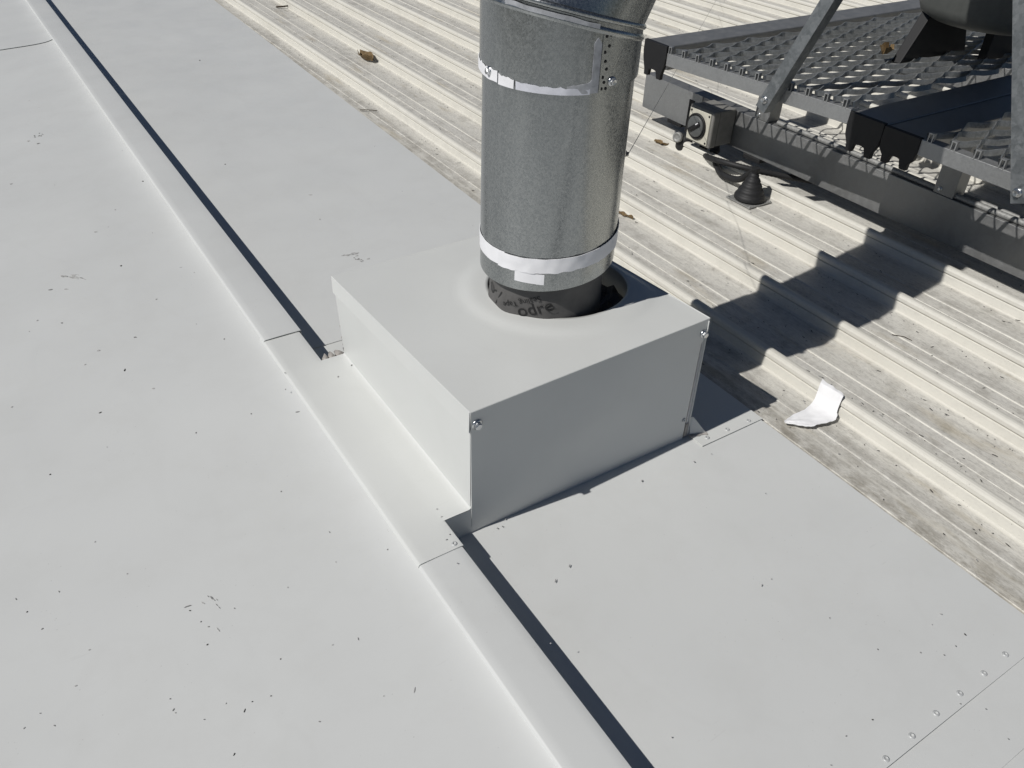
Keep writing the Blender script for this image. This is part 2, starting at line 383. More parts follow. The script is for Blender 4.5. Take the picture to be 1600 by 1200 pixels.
# ------------------------------------------------------------------ ribbed roof: a row of interlocking sheets
PITCH = 0.2241
RIB0 = 1.2375
HR = 0.040
PROF = [(-.030, 0), (-.012, .0006), (-.003, .0014), (.0005, .0030), (.0030, .0215), (.0050, .0228), (.0068, .0235), (.0068, .0248), (.0030, .0258), (.0022, .0275),
        (.0026, .0345), (.0050, .0385), (.0090, .0405), (.0150, .0408), (.0210, .0395), (.0240, .0360), (.0330, .0050), (.0360, .0020), (.0420, .0003), (.05, 0),
        (.0900, 0), (.0912, -.0014), (.0930, -.0014), (.0942, 0), (.1315, .0003), (.1330, .0021), (.1345, .0023), (.1500, .0006), (.165, 0)]
FLATP = [(-.03, 0), (.05, 0), (.0900, 0), (.0912, -.0014), (.0930, -.0014), (.0942, 0), (.1610, .0003), (.1625, .0021), (.1640, .0023), (.178, .0006), (.185, 0)]
Y0R, Y1R = -1.6, 15.0
roof = bpy.data.objects.new('roof', None); COL.objects.link(roof); roof.location = (0, 0, 0); struct(roof)
ys = [Y0R + (Y1R - Y0R) * (k / 46) ** 1.35 for k in range(47)]
def rib_sheet(first, n):
    pts = []
    for k in range(n):
        for (x, z) in (PROF if first + k >= 0 else FLATP):
            pts.append((RIB0 + (first + k) * PITCH + x, z))
    last = RIB0 + (first + n) * PITCH
    pts += [(last - .030, 0)]
    if n > 1 and first + n < 40:
        # the next sheet's rib closes over this edge
        pts += [(last - .012, -.0008), (last - .0045, .0004), (last + .0012, .0030)]
    vs, fs = [], []
    for y in ys:
        for (x, z) in pts:
            vs.append((x + wob(x * .3, y, .9, .0012, first), y, z + (wob(x * 2, y, 1.7, .0011, first) if z < .004 else wob(x * .2, y, 1.1, .0007, first))))
    w = len(pts)
    for j in range(len(ys) - 1):
        for i in range(w - 1):
            fs.append((j * w + i, j * w + i + 1, (j + 1) * w + i + 1, (j + 1) * w + i))
    mb = MB().add(vs, fs, False)
    return obj('roof_sheet', mb, 'roof', roof)
k = -1
while k < 40:
    rib_sheet(k, 2)
    k += 2

# ------------------------------------------------------------------ flashings
XF, XS, ZS = .3465, .417, .0570        # fold, step edge, height of the strip
def left_z(x, y):
    d = max(0.0, XF - x)
    return ZS - .0030 - .047 * d - .0105 * (1 - math.exp(-d / .026))
def upper_sheet(name, y0, y1, lift, label):
    def fn(u, v):
        d = 2.6 * u ** 2.6
        x = XF + .004 - d
        y = y0 + (y1 - y0) * v
        z = left_z(x, y) + lift + wob(x, y, 2.3, .0013) * min(1, d / .08) + wob(x, y, .8, .0026, 5) * min(1, d / .3)
        return (x, y, z)
    mb = MB().grid(64, max(10, int((y1 - y0) * 10)), lambda u, v: fn(1 - u, v))
    return tag(obj(name, mb, 'sheet', solid=.0016), label, 'flashing')
upper_sheet('roof_flashing', -2.2, 3.990, .0, 'wide pale grey flashing sheet on the left, nearest the camera')
upper_sheet('roof_flashing', 3.955, 14.5, .0034, 'pale grey flashing sheet beyond the lap seam in the top left corner')

def edge_x(y):
    return 1.096 + max(0, min(1, (y - 1.2) / 3.4)) * .078 + max(0, y - 4.6) * .01
def bent_sheet(name, y0, y1, lift, label, x_strip=True, mat='sheet', seed=0):
    a = XF - .003; zt = ZS + lift; zl = .0050 + lift
    prof = []
    if x_strip:
        prof += [(a - .0012, zt - .0062), (a - .0006, zt - .0030), (a + .0008, zt - .0009), (a + .0030, zt)]
        prof += [(a + .003 + (XS - .0025 - a - .003) * i / 5, zt + .0004 * math.sin(i / 5 * math.pi)) for i in range(1, 6)]
        prof += [(XS - .0007 + lift, zt - .0006), (XS + lift, zt - .0022), (XS + lift, zl + .002), (XS + .0008 + lift, zl + .0005)]
    n = 26
    vs, fs = [], []
    yk = max(8, int((y1 - y0) * 14))
    rows = []
    for j in range(yk + 1):
        y = y0 + (y1 - y0) * j / yk
        row = [(x + wob(0, y, 1.5, .0006, seed), y, z + wob(x * 3, y, 2.0, .0007, seed)) for x, z in prof]
        xe = edge_x(y) + lift * .5; x0 = XS + .003 + lift
        for i in range(n + 1):
            x = x0 + (xe - x0) * i / n
            ww = math.sin(math.pi * i / n) ** .5 if 0 < i < n else 0
            row.append((x, y, zl + wob(x, y, 3.1, .0012, seed) * ww + wob(x, y, 1.1, .0026, seed + 2) * ww))
        row.append((xe + .0012, y, zl - .0012)); row.append((xe + .0016, y, .0002))
        rows.append(row)
    w = len(rows[0])
    mb = MB().add([p for r in rows for p in r], [(j * w + i, j * w + i + 1, (j + 1) * w + i + 1, (j + 1) * w + i) for j in range(yk) for i in range(w - 1)], True)
    o = obj(name, mb, mat, solid=.0012)
    return tag(o, label, 'flashing')
bent_sheet('step_flashing', 1.408, 14.5, .0048, 'long stepped pale grey flashing running away behind the box', seed=1)
near = bent_sheet('step_flashing', .178, .7995, .0, 'stepped pale grey flashing in front of the box, riveted along its near edge', seed=4)
bent_sheet('step_flashing', .100, .215, -.0022, 'narrow lapped flashing strip in the lower right corner, under the riveted edge', seed=9)
bent_sheet('step_flashing', -2.2, .130, -.0044, 'last stepped flashing at the bottom right corner of the photo', seed=12)
for x, y in ((1.005, .195), (.949, .193), (.891, .192), (.836, .191), (.78, .188), (.724, .186), (.668, .186), (.612, .187)):
    rivet((x, y, .0052), (0, 0, 1), near, .0048)

# saddle flashing wrapped round the box: strip, step, shelf beside the box, lower sheet behind and right of it
FY, BY = .7918, 1.289          # front and back of the box at roof level
BXL, BXR = .4670, .9370       # left and right side of the box
sad = thing('saddle_flashing', 'freshly lapped pale grey saddle flashing folded round the foot of the square box', 'flashing', (.42, 1.05, .05))
L = .0022
mb = MB()
def strip_row(y):
    a = XF - .0035; zt = ZS + L
    bow = .0006 * math.sin((y - .733) * 9)
    pr = [(a - .0016, zt - .0066), (a - .0010, zt - .0034), (a + .0006, zt - .0010), (a + .0030, zt)]
    pr += [(a + .003 + (XS - .003 - a - .003) * i / 6, zt + bow * math.sin(i / 6 * math.pi)) for i in range(1, 7)]
    return pr
def band(mb, y0, y1, n, shelf):
    rows = []
    for j in range(n + 1):
        y = y0 + (y1 - y0) * j / n
        pr = strip_row(y)
        if shelf:
            f = (y - FY) / (BY - FY)
            pr += [(XS + (BXL - .006 - XS) * i / 4, ZS + L + .0004 * math.sin(i)) for i in range(0, 5)]
            pr += [(BXL - .0035, ZS + L + .0006), (BXL - .0014, ZS + L + .0022), (BXL - .0006, ZS + L + .006), (BXL - .0006, ZS + L + .03)]
        else:
            pr += [(XS + .0010, ZS + L - .0007), (XS + .0024, ZS + L - .0026), (XS + .0024, .012), (XS + .003, .0076), (XS + .006, .0072)]
        rows.append([(x, y, z) for x, z in pr])
    w = len(rows[0])
    mb.add([p for r in rows for p in r], [(j * w + i, j * w + i + 1, (j + 1) * w + i + 1, (j + 1) * w + i) for j in range(n) for i in range(w - 1)], True)
b1 = MB(); band(b1, .733, FY, 4, False)
obj('front_strip', b1, 'sheet_new', sad, solid=.0012)
b2 = MB(); band(b2, FY, BY, 16, True)
obj('shelf', b2, 'sheet_new', sad, solid=.0012)
b3 = MB(); band(b3, BY, 1.430, 5, False)
obj('rear_strip', b3, 'sheet_new', sad, solid=.0012)
# upright end plates that close the shelf towards the camera and away from it
mb = MB().add([(XS + .0026, FY, .0055), (BXL + .016, FY, .0030), (BXL + .0035, FY, ZS + .007), (BXL - .001, FY, ZS + L - .0002), (XS + .0015, FY, ZS + L - .0002)], [(0, 1, 2, 3, 4)])
obj('end_plate', mb, 'sheet_new', sad, solid=.0012)
mb = MB().add([(XS + .0026, BY, .0055), (BXL + .004, BY, .0055), (BXL + .004, BY, ZS + .006), (BXL - .001, BY, ZS + L - .0002), (XS + .0015, BY, ZS + L - .0002)], [(4, 3, 2, 1, 0)])
obj('end_plate', mb, 'sheet_new', sad, solid=-.0012)
# lower sheets
def low(x0, x1, y0, y1, seed, edge=False):
    def fn(u, v):
        y = y0 + (y1 - y0) * v; xx = (edge_x(y) + .003) if edge else x1
        x = x0 + (xx - x0) * u
        return (x, y, .0074 + wob(x, y, 4, .0007, seed) * math.sin(math.pi * u) ** .5 * 1.0)
    return MB().grid(18, 14, fn)
obj('rear_sheet', low(XS + .006, 0, BY + .004, 1.430, 3, True), 'sheet_new', sad, solid=.0016)
obj('side_sheet', low(BXR + .004, 0, .755, BY + .0035, 6, True), 'sheet_new', sad, solid=.0016)
# turned-up triangular corner lug at the front right of the box
mb = MB().add([(.9405, .7895, .0065), (.9735, .7800, .0075), (.9480, .7960, .0450), (.9425, .7985, .0440)], [(0, 1, 2, 3)])
obj('corner_lug', mb, 'sheet_new', sad, solid=.0014)
# sealant: crumpled bead at the back left corner, wipe at the front right corner
def blob_strip(name, path, r, seed, mat='grey_sealant', parent=sad, flat=.5):
    random.seed(seed)
    mb = MB(); rings = []
    path = [Vector(p) for p in path]
    for k, p in enumerate(path):
        t = (path[min(k + 1, len(path) - 1)] - path[max(k - 1, 0)]).normalized()
        u = t.cross(Vector((0, 0, 1))).normalized(); w = u.cross(t)
        rr = r * (.65 + .7 * random.random())
        rings.append([p + u * rr * math.cos(a) + w * rr * flat * math.sin(a) for a in [2 * math.pi * i / 8 for i in range(8)]])
    mb.rings(rings)
    return obj(name, mb, mat, parent)
blob_strip('sealant', [(.424 + .046 * i / 9, BY + .006 + .005 * math.sin(i * 1.9), ZS - .012 + .012 * (i % 3 == 1)) for i in range(10)], .0115, 3)
blob_strip('sealant', [(.4685 - .0045 * i / 20 + .0008 * math.sin(i * 2.1), BY + .0025, .052 + .0088 * i) for i in range(20)], .0036, 5)
blob_strip('sealant', [(.938 + .006 * i, .789 - .0016 * i, .009 - .0003 * i) for i in range(7)], .0055, 8, flat=.25)
blob_strip('sealant', [(.472, FY - .003, .03 + .004 * i) for i in range(7)], .0022, 11)
for x, y in ((1.015, .766), (1.07, .764), (.965, .768)):
    rivet((x, y, .0076), (0, 0, 1), sad, .0048)
rivet((.4076, .7422, ZS + L), (0, 0, 1), sad, .0048)

# ------------------------------------------------------------------ the box
box = thing('penetration_box', 'square pale grey folded metal box that the round duct comes out of', 'flashing box', (.70, 1.03, .006))
HC = Vector((.787, 1.032)); HRAD = .126
lid4 = dict(FL=Vector((.459, .783, .265)), FR=Vector((.937, .797, .266)), BL=Vector((.4575, 1.287, .2380)), BR=Vector((.931, 1.297, .2390)))
def lid_plane(x, y):
    u = (x - .459) / .478; v = (y - .79) / .50
    return (.265 * (1 - u) + .266 * u) * (1 - v) + (.238 * (1 - u) + .239 * u) * v
def sst(a, b, x):
    t = max(0, min(1, (x - a) / (b - a))); return t * t * (3 - 2 * t)
# lid top: rings from the hole out to the square edge
NS = 96
def edge_pt(a):
    d = Vector((math.cos(a), math.sin(a)))
    cs = [lid4[k].xy for k in ('FL', 'FR', 'BR', 'BL')]
    best = None
    for i in range(4):
        p, q = cs[i], cs[(i + 1) % 4]
        e = q - p
        den = d.x * e.y - d.y * e.x
        if abs(den) < 1e-9: continue
        w = p - HC
        t = (w.x * e.y - w.y * e.x) / den
        s_ = (w.x * d.y - w.y * d.x) / den
        if t > 0 and -1e-6 <= s_ <= 1 + 1e-6 and (best is None or t < best): best = t
    return HC + d * best
angs = sorted([2 * math.pi * i / NS for i in range(NS)] + [math.atan2((lid4[k].xy - HC).y, (lid4[k].xy - HC).x) % (2 * math.pi) for k in lid4])
rads = [0, .006, .014, .024, .034, .042, .050, .058, .068]
rows = []
for q, dr in enumerate([None] + rads):
    row = []
    for a in angs:
        d = Vector((math.cos(a), math.sin(a)))
        r = HRAD + (dr or 0)
        ep = edge_pt(a); rm = (ep - HC).length
        r = min(r, HRAD + (rm - HRAD) * (.25 + .75 * (dr or 0) / .075))
        p = HC + d * r
        z = lid_plane(p.x, p.y) + .0050 * (1 - sst(HRAD + .026, HRAD + .062, r)) * (1 - sst(.86, .98, r / rm))
        if dr is None: z -= .004
        row.append((p.x, p.y, z))
    rows.append(row)
for f in (.25, .5, .75, 1.0):
    row = []
    for i, a in enumerate(angs):
        ep = edge_pt(a); p0 = Vector(rows[9][i]) if True else None
        p = p0.xy + (ep - p0.xy) * f
        row.append((p.x, p.y, lid_plane(p.x, p.y) + wob(p.x, p.y, 6, .0022) * (1 - f) + (p0.z - lid_plane(p0.x, p0.y)) * (1 - f) ** 2))
    rows.append(row)
mb = MB(); w = len(angs)
mb.add([p for r in rows for p in r], [(k * w + i, k * w + (i + 1) % w, (k + 1) * w + (i + 1) % w, (k + 1) * w + i)[::-1] for k in range(len(rows) - 1) for i in range(w)], True)
lid = obj('lid', mb, 'sheet_new', box)
# flanges of the lid
def quad_sheet(name, a, b, c, d, parent, mat='sheet_new', t=.0014, nu=12, nv=4, amp=.0006, seed=0, nrm=None):
    a, b, c, d = map(Vector, (a, b, c, d))
    n = (b - a).cross(d - a).normalized()
    def fn(u, v):
        p = (a * (1 - u) + b * u) * (1 - v) + (d * (1 - u) + c * u) * v
        k = math.sin(math.pi * u) * math.sin(math.pi * min(1, v * 1.0))
        return p + n * (noise.noise(Vector((p.x * 6, p.y * 6, p.z * 6 + seed))) * amp * k)
    return obj(name, MB().grid(nu, nv, fn), mat, parent, solid=t)
FL, FR, BL, BR = (lid4[k] for k in ('FL', 'FR', 'BL', 'BR'))
dz = Vector((0, 0, -.036))
e = Vector((0, 0, -.0004))
quad_sheet('side_flange', BL + e, FL + e, FL + dz + Vector((-.001, 0, 0)), BL + dz + Vector((-.0015, -.004, .004)), lid, nu=10)
quad_sheet('side_flange', FR + e, BR + e, BR + dz, FR + dz, lid)
quad_sheet('rear_flange', BR + e, BL + e, BL + dz, BR + dz, lid)
# rounded arrises of the lid (folds)
mb = MB()
for p, q in ((FL, FR), (FL, BL), (FR, BR), (BL, BR)):
    mb.tube([p + Vector((0, 0, -.0008)), q + Vector((0, 0, -.0008))], .0012, 8)
obj('folded_edge', mb, 'sheet_new', lid)
# front panel: one sheet with the lid, down to the roof, standing slightly proud of the side sheets
fpt = [FL + Vector((0, 0, -.0005)), FR + Vector((0, 0, -.0005)), Vector((.9345, .7935, .003)), Vector((BXL + .001, .7935, .003))]
def fp_fn(u, v):
    z = (.2646 * (1 - u) + .2656 * u) * (1 - v) + .003 * v
    xl = .459 + (BXL + .001 - .459) * v
    xr = .937 if v < .13 else .9268 - .002 * v
    yl = .783 + .0105 * v; yr = .797 - .0035 * v
    x = xl + (xr - xl) * u; y = yl + (yr - yl) * u
    return (x, y + noise.noise(Vector((x * 5, z * 6, 2))) * .0045 * math.sin(math.pi * u) * math.sin(math.pi * v), z)
fp = obj('front_panel', MB().grid(20, 16, fp_fn), 'sheet_new', box, solid=.0014)
# body sides
quad_sheet('side_panel', (.4605, BY - .001, .232), (.4620, .7865, .258), (BXL, .7935, ZS + .004), (BXL, BY - .001, ZS + .004), box, amp=.003, nu=18, nv=10, seed=5)
quad_sheet('side_panel', (BXR - .004, FY + .001, .262), (BXR - .004, BY, .234), (BXR, BY, .008), (BXR, FY + .001, .008), box, seed=6)
quad_sheet('rear_panel', (BXR - .004, BY, .234), (BXL, BY, .232), (BXL, BY, .008), (BXR, BY, .008), box, seed=7)
# return lip along the front right corner, and its dark slot
mb = MB().hexa([(.9318, .7950, .030), (.9385, .7985, .030), (.9385, .8020, .030), (.9318, .8010, .030)], [(.9318, .7965, .230), (.9375, .8000, .230), (.9375, .8030, .230), (.9318, .8020, .230)])
obj('corner_lip', mb, 'tape', box, bevel=.0008)  # painted steel lip; white tape colour stands in for light it catches
mb = MB().hexa([(.9275, .7915, .006), (.9375, .7930, .006), (.9385, .802, .006), (.9275, .803, .006)], [(.9290, .7930, .036), (.9375, .7950, .036), (.9385, .802, .036), (.9290, .803, .036)])
obj('sealed_gap', mb, 'grey_sealant', box, bevel=.001)
# turned tab at the lower end of the left flange
mb = MB().hexa([(.4572, .7838, .226), (.4600, .7838, .226), (.4600, .7990, .226), (.4572, .7990, .226)], [(.4578, .7838, .231), (.4600, .7838, .231), (.4600, .7990, .231), (.4578, .7990, .231)])
obj('flange_tab', mb, 'sheet_new', lid)
screw('screw', (.4700, .7826, .2390), (0, -1, -.05), box, .0060)
screw('screw', (.9270, .7945, .2380), (.05, -1, 0), box, .0056)
rivet((.9190, .7920, .052), (0, -1, 0), box, .0042)
rivet((.4830, .7930, .058), (0, -1, 0), box, .0040)

# ------------------------------------------------------------------ duct
PX, PY, PR = .750, 1.020, .1145
duct = thing('exhaust_duct', 'galvanised round exhaust duct rising from the square box into an elbow', 'duct', (PX, PY, .20))
mb = MB().lathe((PX, PY, 0), [(PR, .42), (PR, .44), (PR, .50), (PR, .56), (PR, .60), (PR, .662)], 96, caps=(False, False))
mb.v = [(PX + (x - PX) * (1 + k_), PY + (y - PY) * (1 + k_), z) for (x, y, z) in mb.v for k_ in (.010 * noise.noise(Vector((x * 16, y * 16, z * 3))) * min(1, (z - .42) / .05),)]
low_ = []
for f in (0, .3, .7, 1):
    low_.append([(PX + PR * math.cos(t), PY + PR * math.sin(t), (.330 + .0130 * math.cos(t + R(10))) * (1 - f) + .42 * f) for t in [2 * math.pi * i / 96 for i in range(96)]])
mb.rings(low_, caps=(False, False))
obj('straight_pipe', mb, 'galv', duct)
obj('pipe_interior', MB().lathe((PX, PY, 0), [(PR - .0025, .346), (PR - .0025, .66)][::-1], 64, caps=(False, False)), 'galv', duct)
# mitred elbow and the run to the fan
path = [Vector(p) for p in ((PX, PY, .645), (PX, PY, .7307), (PX + .072, PY + .008, .856), (2.21, 1.262, 1.435), (2.42, 1.295, 1.36), (2.42, 1.295, 1.03))]
def mitre_ring(k, r, n=96):
    p = path[k]
    t0 = (p - path[k - 1]).normalized() if k else None
    t1 = (path[k + 1] - p).normalized() if k < len(path) - 1 else None
    t = t0 or t1
    b = ((t0 + t1).normalized() if t0 and t1 else t)
    u = Vector((0, -1, 0)); u = (u - t * u.dot(t)).normalized(); w = t.cross(u)
    out = []
    for i in range(n):
        a = 2 * math.pi * i / n
        q = p + (u * math.cos(a) + w * math.sin(a)) * r
        s_ = (p - q).dot(b) / t.dot(b)
        out.append(q + t * s_)
    return out
def gore(name, k, r0=.1185, r1=.1185):
    a = mitre_ring(k, r0); b = mitre_ring(k + 1, r1)
    # ring k is taken with the direction of the incoming leg; re-align for this leg
    t = (path[k + 1] - path[k]).normalized()
    a2 = []
    for q in b:
        # slide b back along the leg onto the mitre plane of a
        pa = path[k]
        bn = t if k == 0 else ((path[k] - path[k - 1]).normalized() + t).normalized()
        s_ = (pa - q).dot(bn) / t.dot(bn)
        a2.append(q + t * s_)
    mb = MB(); rings = []
    for f in (0, .12, .5, .88, 1):
        rings.append([p.lerp(q, f) for p, q in zip(a2, b)])
    mb.rings(rings, caps=(False, False))
    return obj(name, mb, 'galv', duct)
g0 = gore('elbow_sleeve', 0)
for k in (1, 3):
    gore('elbow_gore', k)
gore('duct_run', 2)
gore('duct_run', 4)
def bead(k, r, rr):
    ring = mitre_ring(k, r)
    mb = MB(); n = len(ring); rings = []
    c = path[k]
    bn = ((path[k] - path[k - 1]).normalized() + (path[k + 1] - path[k]).normalized()).normalized()
    for p in ring:
        u = (p - c).normalized()
        rings.append([p + (u * math.cos(a) + bn * math.sin(a)) * rr for a in [2 * math.pi * i / 8 for i in range(8)]])
    rings.append(rings[0])
    mb.rings(rings, caps=(False, False))
    return obj('seam_bead', mb, 'galv', duct)
for k in (1, 2, 3, 4):
    bead(k, .1185, .0042)
c1 = MB(); ring = mitre_ring(1, .1190)
c1.rings([[p + Vector((0, 0, dzz)) for p in ring] for dzz in (-.018, -.016, -.012, -.010)], caps=(False, False))
# swage groove under the bead: raised ring
rr = []
for dzz, ex in ((-.019, 0), (-.016, .0022), (-.013, .0022), (-.010, 0)):
    rr.append([Vector((PX, PY, 0)) + Vector(((p.x - PX) * (1 + ex / .119), (p.y - PY) * (1 + ex / .119), p.z + dzz)) for p in ring])
obj('swage', MB().rings(rr, caps=(False, False)), 'galv', duct)
def on_pipe(a, z, r):
    """a = angle in degrees, 0 towards -Y, positive towards +X"""
    t = R(a)
    return Vector((PX + r * math.sin(t), PY - r * math.cos(t), z))
def band_patch(name, a0, a1, zf0, zf1, r, mat, n=40, parent=duct, t=.0008, wr=.0, seed=0):
    def fn(u, v):
        a = a0 + (a1 - a0) * u
        z = zf0(a) * (1 - v) + zf1(a) * v
        return on_pipe(a, z, r + noise.noise(Vector((a * .12, z * 60, seed))) * wr)
    return obj(name, MB().grid(n, 4, fn), mat, parent, solid=-t)
j = lambda a, s, k: noise.noise(Vector((a * s, k, 0)))
# white tape round the bottom of the pipe
sn = lambda a: math.sin(R(a + 10))
band_patch('white_tape', -135, -72, lambda a: .3645 + .011 * sn(a) + .0014 * j(a, .05, 1), lambda a: .3885 + .009 * sn(a) + .001 * j(a, .04, 2), PR + .0008, 'tape', wr=.0008, seed=1)
band_patch('white_tape', -78, 75, lambda a: .3630 + .011 * sn(a) + .0018 * j(a, .16, 3) + .0006 * j(a, .8, 33), lambda a: .3875 + .009 * sn(a) + .0008 * j(a, .05, 4) + max(0, a + 5) * .00008, PR + .0018, 'tape', n=90, wr=.0013, seed=2)
band_patch('tape_scrap', -61.5, -37, lambda a: .3370 + .0006 * j(a, .3, 5), lambda a: .3555 + .0006 * j(a, .3, 6), PR + .0010, 'tape', n=12, wr=.0006, seed=4)
# tape and sealant under the sleeve, smear beside the seam
band_patch('white_tape', -128, -82, lambda a: .6420 + .002 * j(a, .1, 7) + max(0, -a - 95) * .00012, lambda a: .6580 + .004 * j(a, .25, 8), .1191, 'tape', wr=.0007, seed=5)
band_patch('white_tape', -81, -67, lambda a: .6408, lambda a: .6550 + .0022 * j(a, .3, 9) - .00014 * (a + 80), .1191, 'tape', n=14, wr=.0006, seed=6)
band_patch('foil_tape', -65.5, -14, lambda a: .6405 + .0004 * j(a, .1, 17), lambda a: .6515 - .00006 * (a + 64) + .0022 * j(a, .22, 18) + .0008 * j(a, .9, 28), .1190, 'foil', n=70, wr=.0007, seed=7)
band_patch('sealant_smear', -30, -8, lambda a: .642, lambda a: .652 + .009 * max(0, j(a, .2, 11)) + .0003 * (a + 30), .1188, 'sealant', n=20, wr=.0003, seed=8)
band_patch('sealant_smear', -13.5, -8, lambda a: .652, lambda a: .716 - .0030 * abs(a + 11), .1188, 'sealant', n=10, wr=.0003, seed=9)
ra = mitre_ring(1, .1192)
pts = [p for p in ra if -75 < math.degrees(math.atan2(p.x - PX, PY - p.y)) < -8]
pts.sort(key=lambda p: math.atan2(p.x - PX, PY - p.y))
mb = MB()
lo = [p + Vector((0, 0, -.0135 + .0022 * j(i, .3, 12))) for i, p in enumerate(pts)]
hi = [p + Vector((0, 0, -.0075 + .0020 * j(i, .3, 13))) for i, p in enumerate(pts)]
def push(p, k): return Vector((PX + (p.x - PX) * k, PY + (p.y - PY) * k, p.z))
n_ = len(lo)
mb.add([push(p, 1.020) for p in lo] + [push(p, 1.024) for p in hi], [(i, i + 1, n_ + i + 1, n_ + i) for i in range(n_ - 1)], True)
obj('sealant_smear', mb, 'sealant', duct, solid=.0008)
# lapped vertical seam with spot welds and a screw
mb = MB()
mb.add([on_pipe(-7.6, .6415, .1196), on_pipe(-6.2, .6415, .1196), on_pipe(-6.2, .7265, .1196), on_pipe(-7.6, .7265, .1196), on_pipe(-7.9, .6415, .1180), on_pipe(-7.9, .7265, .1180), on_pipe(-5.9, .6415, .1180), on_pipe(-5.9, .7265, .1180)], [(0, 1, 2, 3), (4, 0, 3, 5), (1, 6, 7, 2)])
obj('lap_seam', mb, 'galv', duct)
for i, (a, z) in enumerate(((-4.6, .716), (-1.2, .717), (-2.0, .703), (-5.0, .6954), (-4.0, .6833), (-2.6, .6727), (-5.0, .6621), (-3.6, .655), (-5.2, .6465), (-1.8, .6462))):
    d = on_pipe(a, 0, 1) - on_pipe(a, 0, 0)
    obj('spot_weld', MB().lathe(on_pipe(a, z, .1184), [(.0024, 0), (.0022, .0006), (.001, .0008)], 10, d), 'black', duct)
screw('screw', on_pipe(3.2, .6545, .1186), on_pipe(3.2, 0, 1) - on_pipe(3.2, 0, 0), duct, .0048)
screw('screw', on_pipe(-92, .6530, .1188), on_pipe(-92, 0, 1) - on_pipe(-92, 0, 0), duct, .0046)
screw('wire_clip', on_pipe(50, .520, PR), on_pipe(50, 0, 1) - on_pipe(50, 0, 0), duct, .0036, 'wire')

# wrapped inner duct below the pipe end, printed with lettering
wrap = thing('sarking_wrap', 'dark grey printed sealing tape wrapped round the duct inside the hole', 'wrap', (PX, PY, .10))
def wrap_r(a, z):
    return .0990 + .0050 * noise.noise(Vector((math.cos(R(a)) * 2.2, math.sin(R(a)) * 2.2, z * 26))) + .0012 * noise.noise(Vector((a * .07, z * 70, 4)))
mb = MB()
rows = [[on_pipe(a, z, wrap_r(a, z)) for a in range(0, 360, 5)] for z in [.10 + .28 * i / 26 for i in range(27)]]
mb.rings(rows, caps=(False, False))
obj('wrapped_tape', mb, 'wrap', wrap)
# crumpled skirt of sarking gathered inside the box
random.seed(5)
mb = MB()
rows = []
for q in range(5):
    row = []
    for i in range(72):
        a = i * 5
        r = .108 + q * .017
        z = .196 + .026 * noise.noise(Vector((math.cos(R(a)) * 5, math.sin(R(a)) * 5, q * 1.3))) + .014 * random.random()
        row.append(on_pipe(a, z, r))
    rows.append(row)
mb.rings(rows, caps=(False, False), smooth=False)
obj('crumpled_skirt', mb, 'wrap', wrap)
def lettering(txt, size, a0, z0, slope, flip, name='lettering'):
    cu = bpy.data.curves.new('text', 'FONT'); cu.body = txt; cu.size = size; cu.resolution_u = 3
    to = bpy.data.objects.new('text', cu); COL.objects.link(to)
    bpy.context.view_layer.update()
    me = to.evaluated_get(bpy.context.evaluated_depsgraph_get()).to_mesh()
    vs = [v.co.copy() for v in me.vertices]; fs = [tuple(p.vertices) for p in me.polygons]
    to.to_mesh_clear()
    bpy.data.objects.remove(to); bpy.data.curves.remove(cu)
    if flip:
        w = max(v.x for v in vs); h = size * .7
        vs = [Vector((w - v.x, h - v.y, 0)) for v in vs]
    c, s_ = math.cos(slope), math.sin(slope)
    out = []
    for v in vs:
        x = v.x * c - v.y * s_; y = v.x * s_ + v.y * c
        a = a0 + math.degrees(x / .0990); z = z0 + y
        out.append(on_pipe(a, z, wrap_r(a, z) + .0012))
    return obj(name, MB().add(out, fs), 'ink', wrap)
lettering('Sealing Tape', .0145, -76, .268, R(24), True)
lettering('odre', .034, -60, .258, R(22), False)
lettering('0-', .030, -104, .272, R(18), False)
lettering('(', .04, -122, .272, R(0), False)
lettering('/', .046, -93, .262, R(-12), False)

# ------------------------------------------------------------------ service platform
PXN = 1.757                     # near edge of the platform
XFAR = 3.55
plat = thing('service_platform', 'metal service platform of expanded mesh standing on the ribbed roof', 'platform', (2.4, 1.2, .06))
def z1(y): return .3435 + (1.852 - y) * (.373 - .3435) / (1.852 - 1.206)
def z2(y): return .3650
# raised beams under the platform
XB, ZB0, ZB1 = 1.989, .056, .1685
def beam(x, ya, yb):
    C = [(0, ZB0), (.052, ZB0), (.052, ZB0 + .005), (.005, ZB0 + .005), (.005, ZB1 - .005), (.052, ZB1 - .005), (.052, ZB1), (0, ZB1)]
    mb = MB().rings([[(x + u, y, w) for u, w in C] for y in (yb, ya)], smooth=False)
    return obj('support_beam', mb, 'alu_dark', plat, bevel=.0012)
bm0 = beam(XB, -.9, 2.19)
beam(3.25, -.9, 2.19)
mb = MB().box((XB - .0022, 1.905, ZB0 - .001), (XB - .0004, 2.186, ZB1 + .001))
obj('joint_plate', mb, 'alu', bm0)
for x in (XB, 3.25):
    for y in (-.5, .10, 1.66, 2.02):
        mb = MB().box((x - .002, y - .035, .041), (x + .056, y + .035, ZB0 - .0005))
        obj('rubber_pad', mb, 'rubber', plat, bevel=.003)
# posts between beam and platform
for y, zt in ((1.655, .330), (1.035, .336), (.35, .336), (2.05, .30)):
    if y < 2.0:
        mb = MB().box((XB + .001, y - .028, ZB1 + .0005), (XB + .050, y + .028, zt))
        p = obj('post', mb, 'alu_dark', plat, bevel=.002)
        screw('bolt', (XB + .0008, y + .012, ZB1 + .014), (-1, 0, 0), p, .0045)
        mb = MB().box((3.25, y - .028, ZB1 + .0005), (3.30, y + .028, zt))
        obj('post', mb, 'alu_dark', plat, bevel=.002)
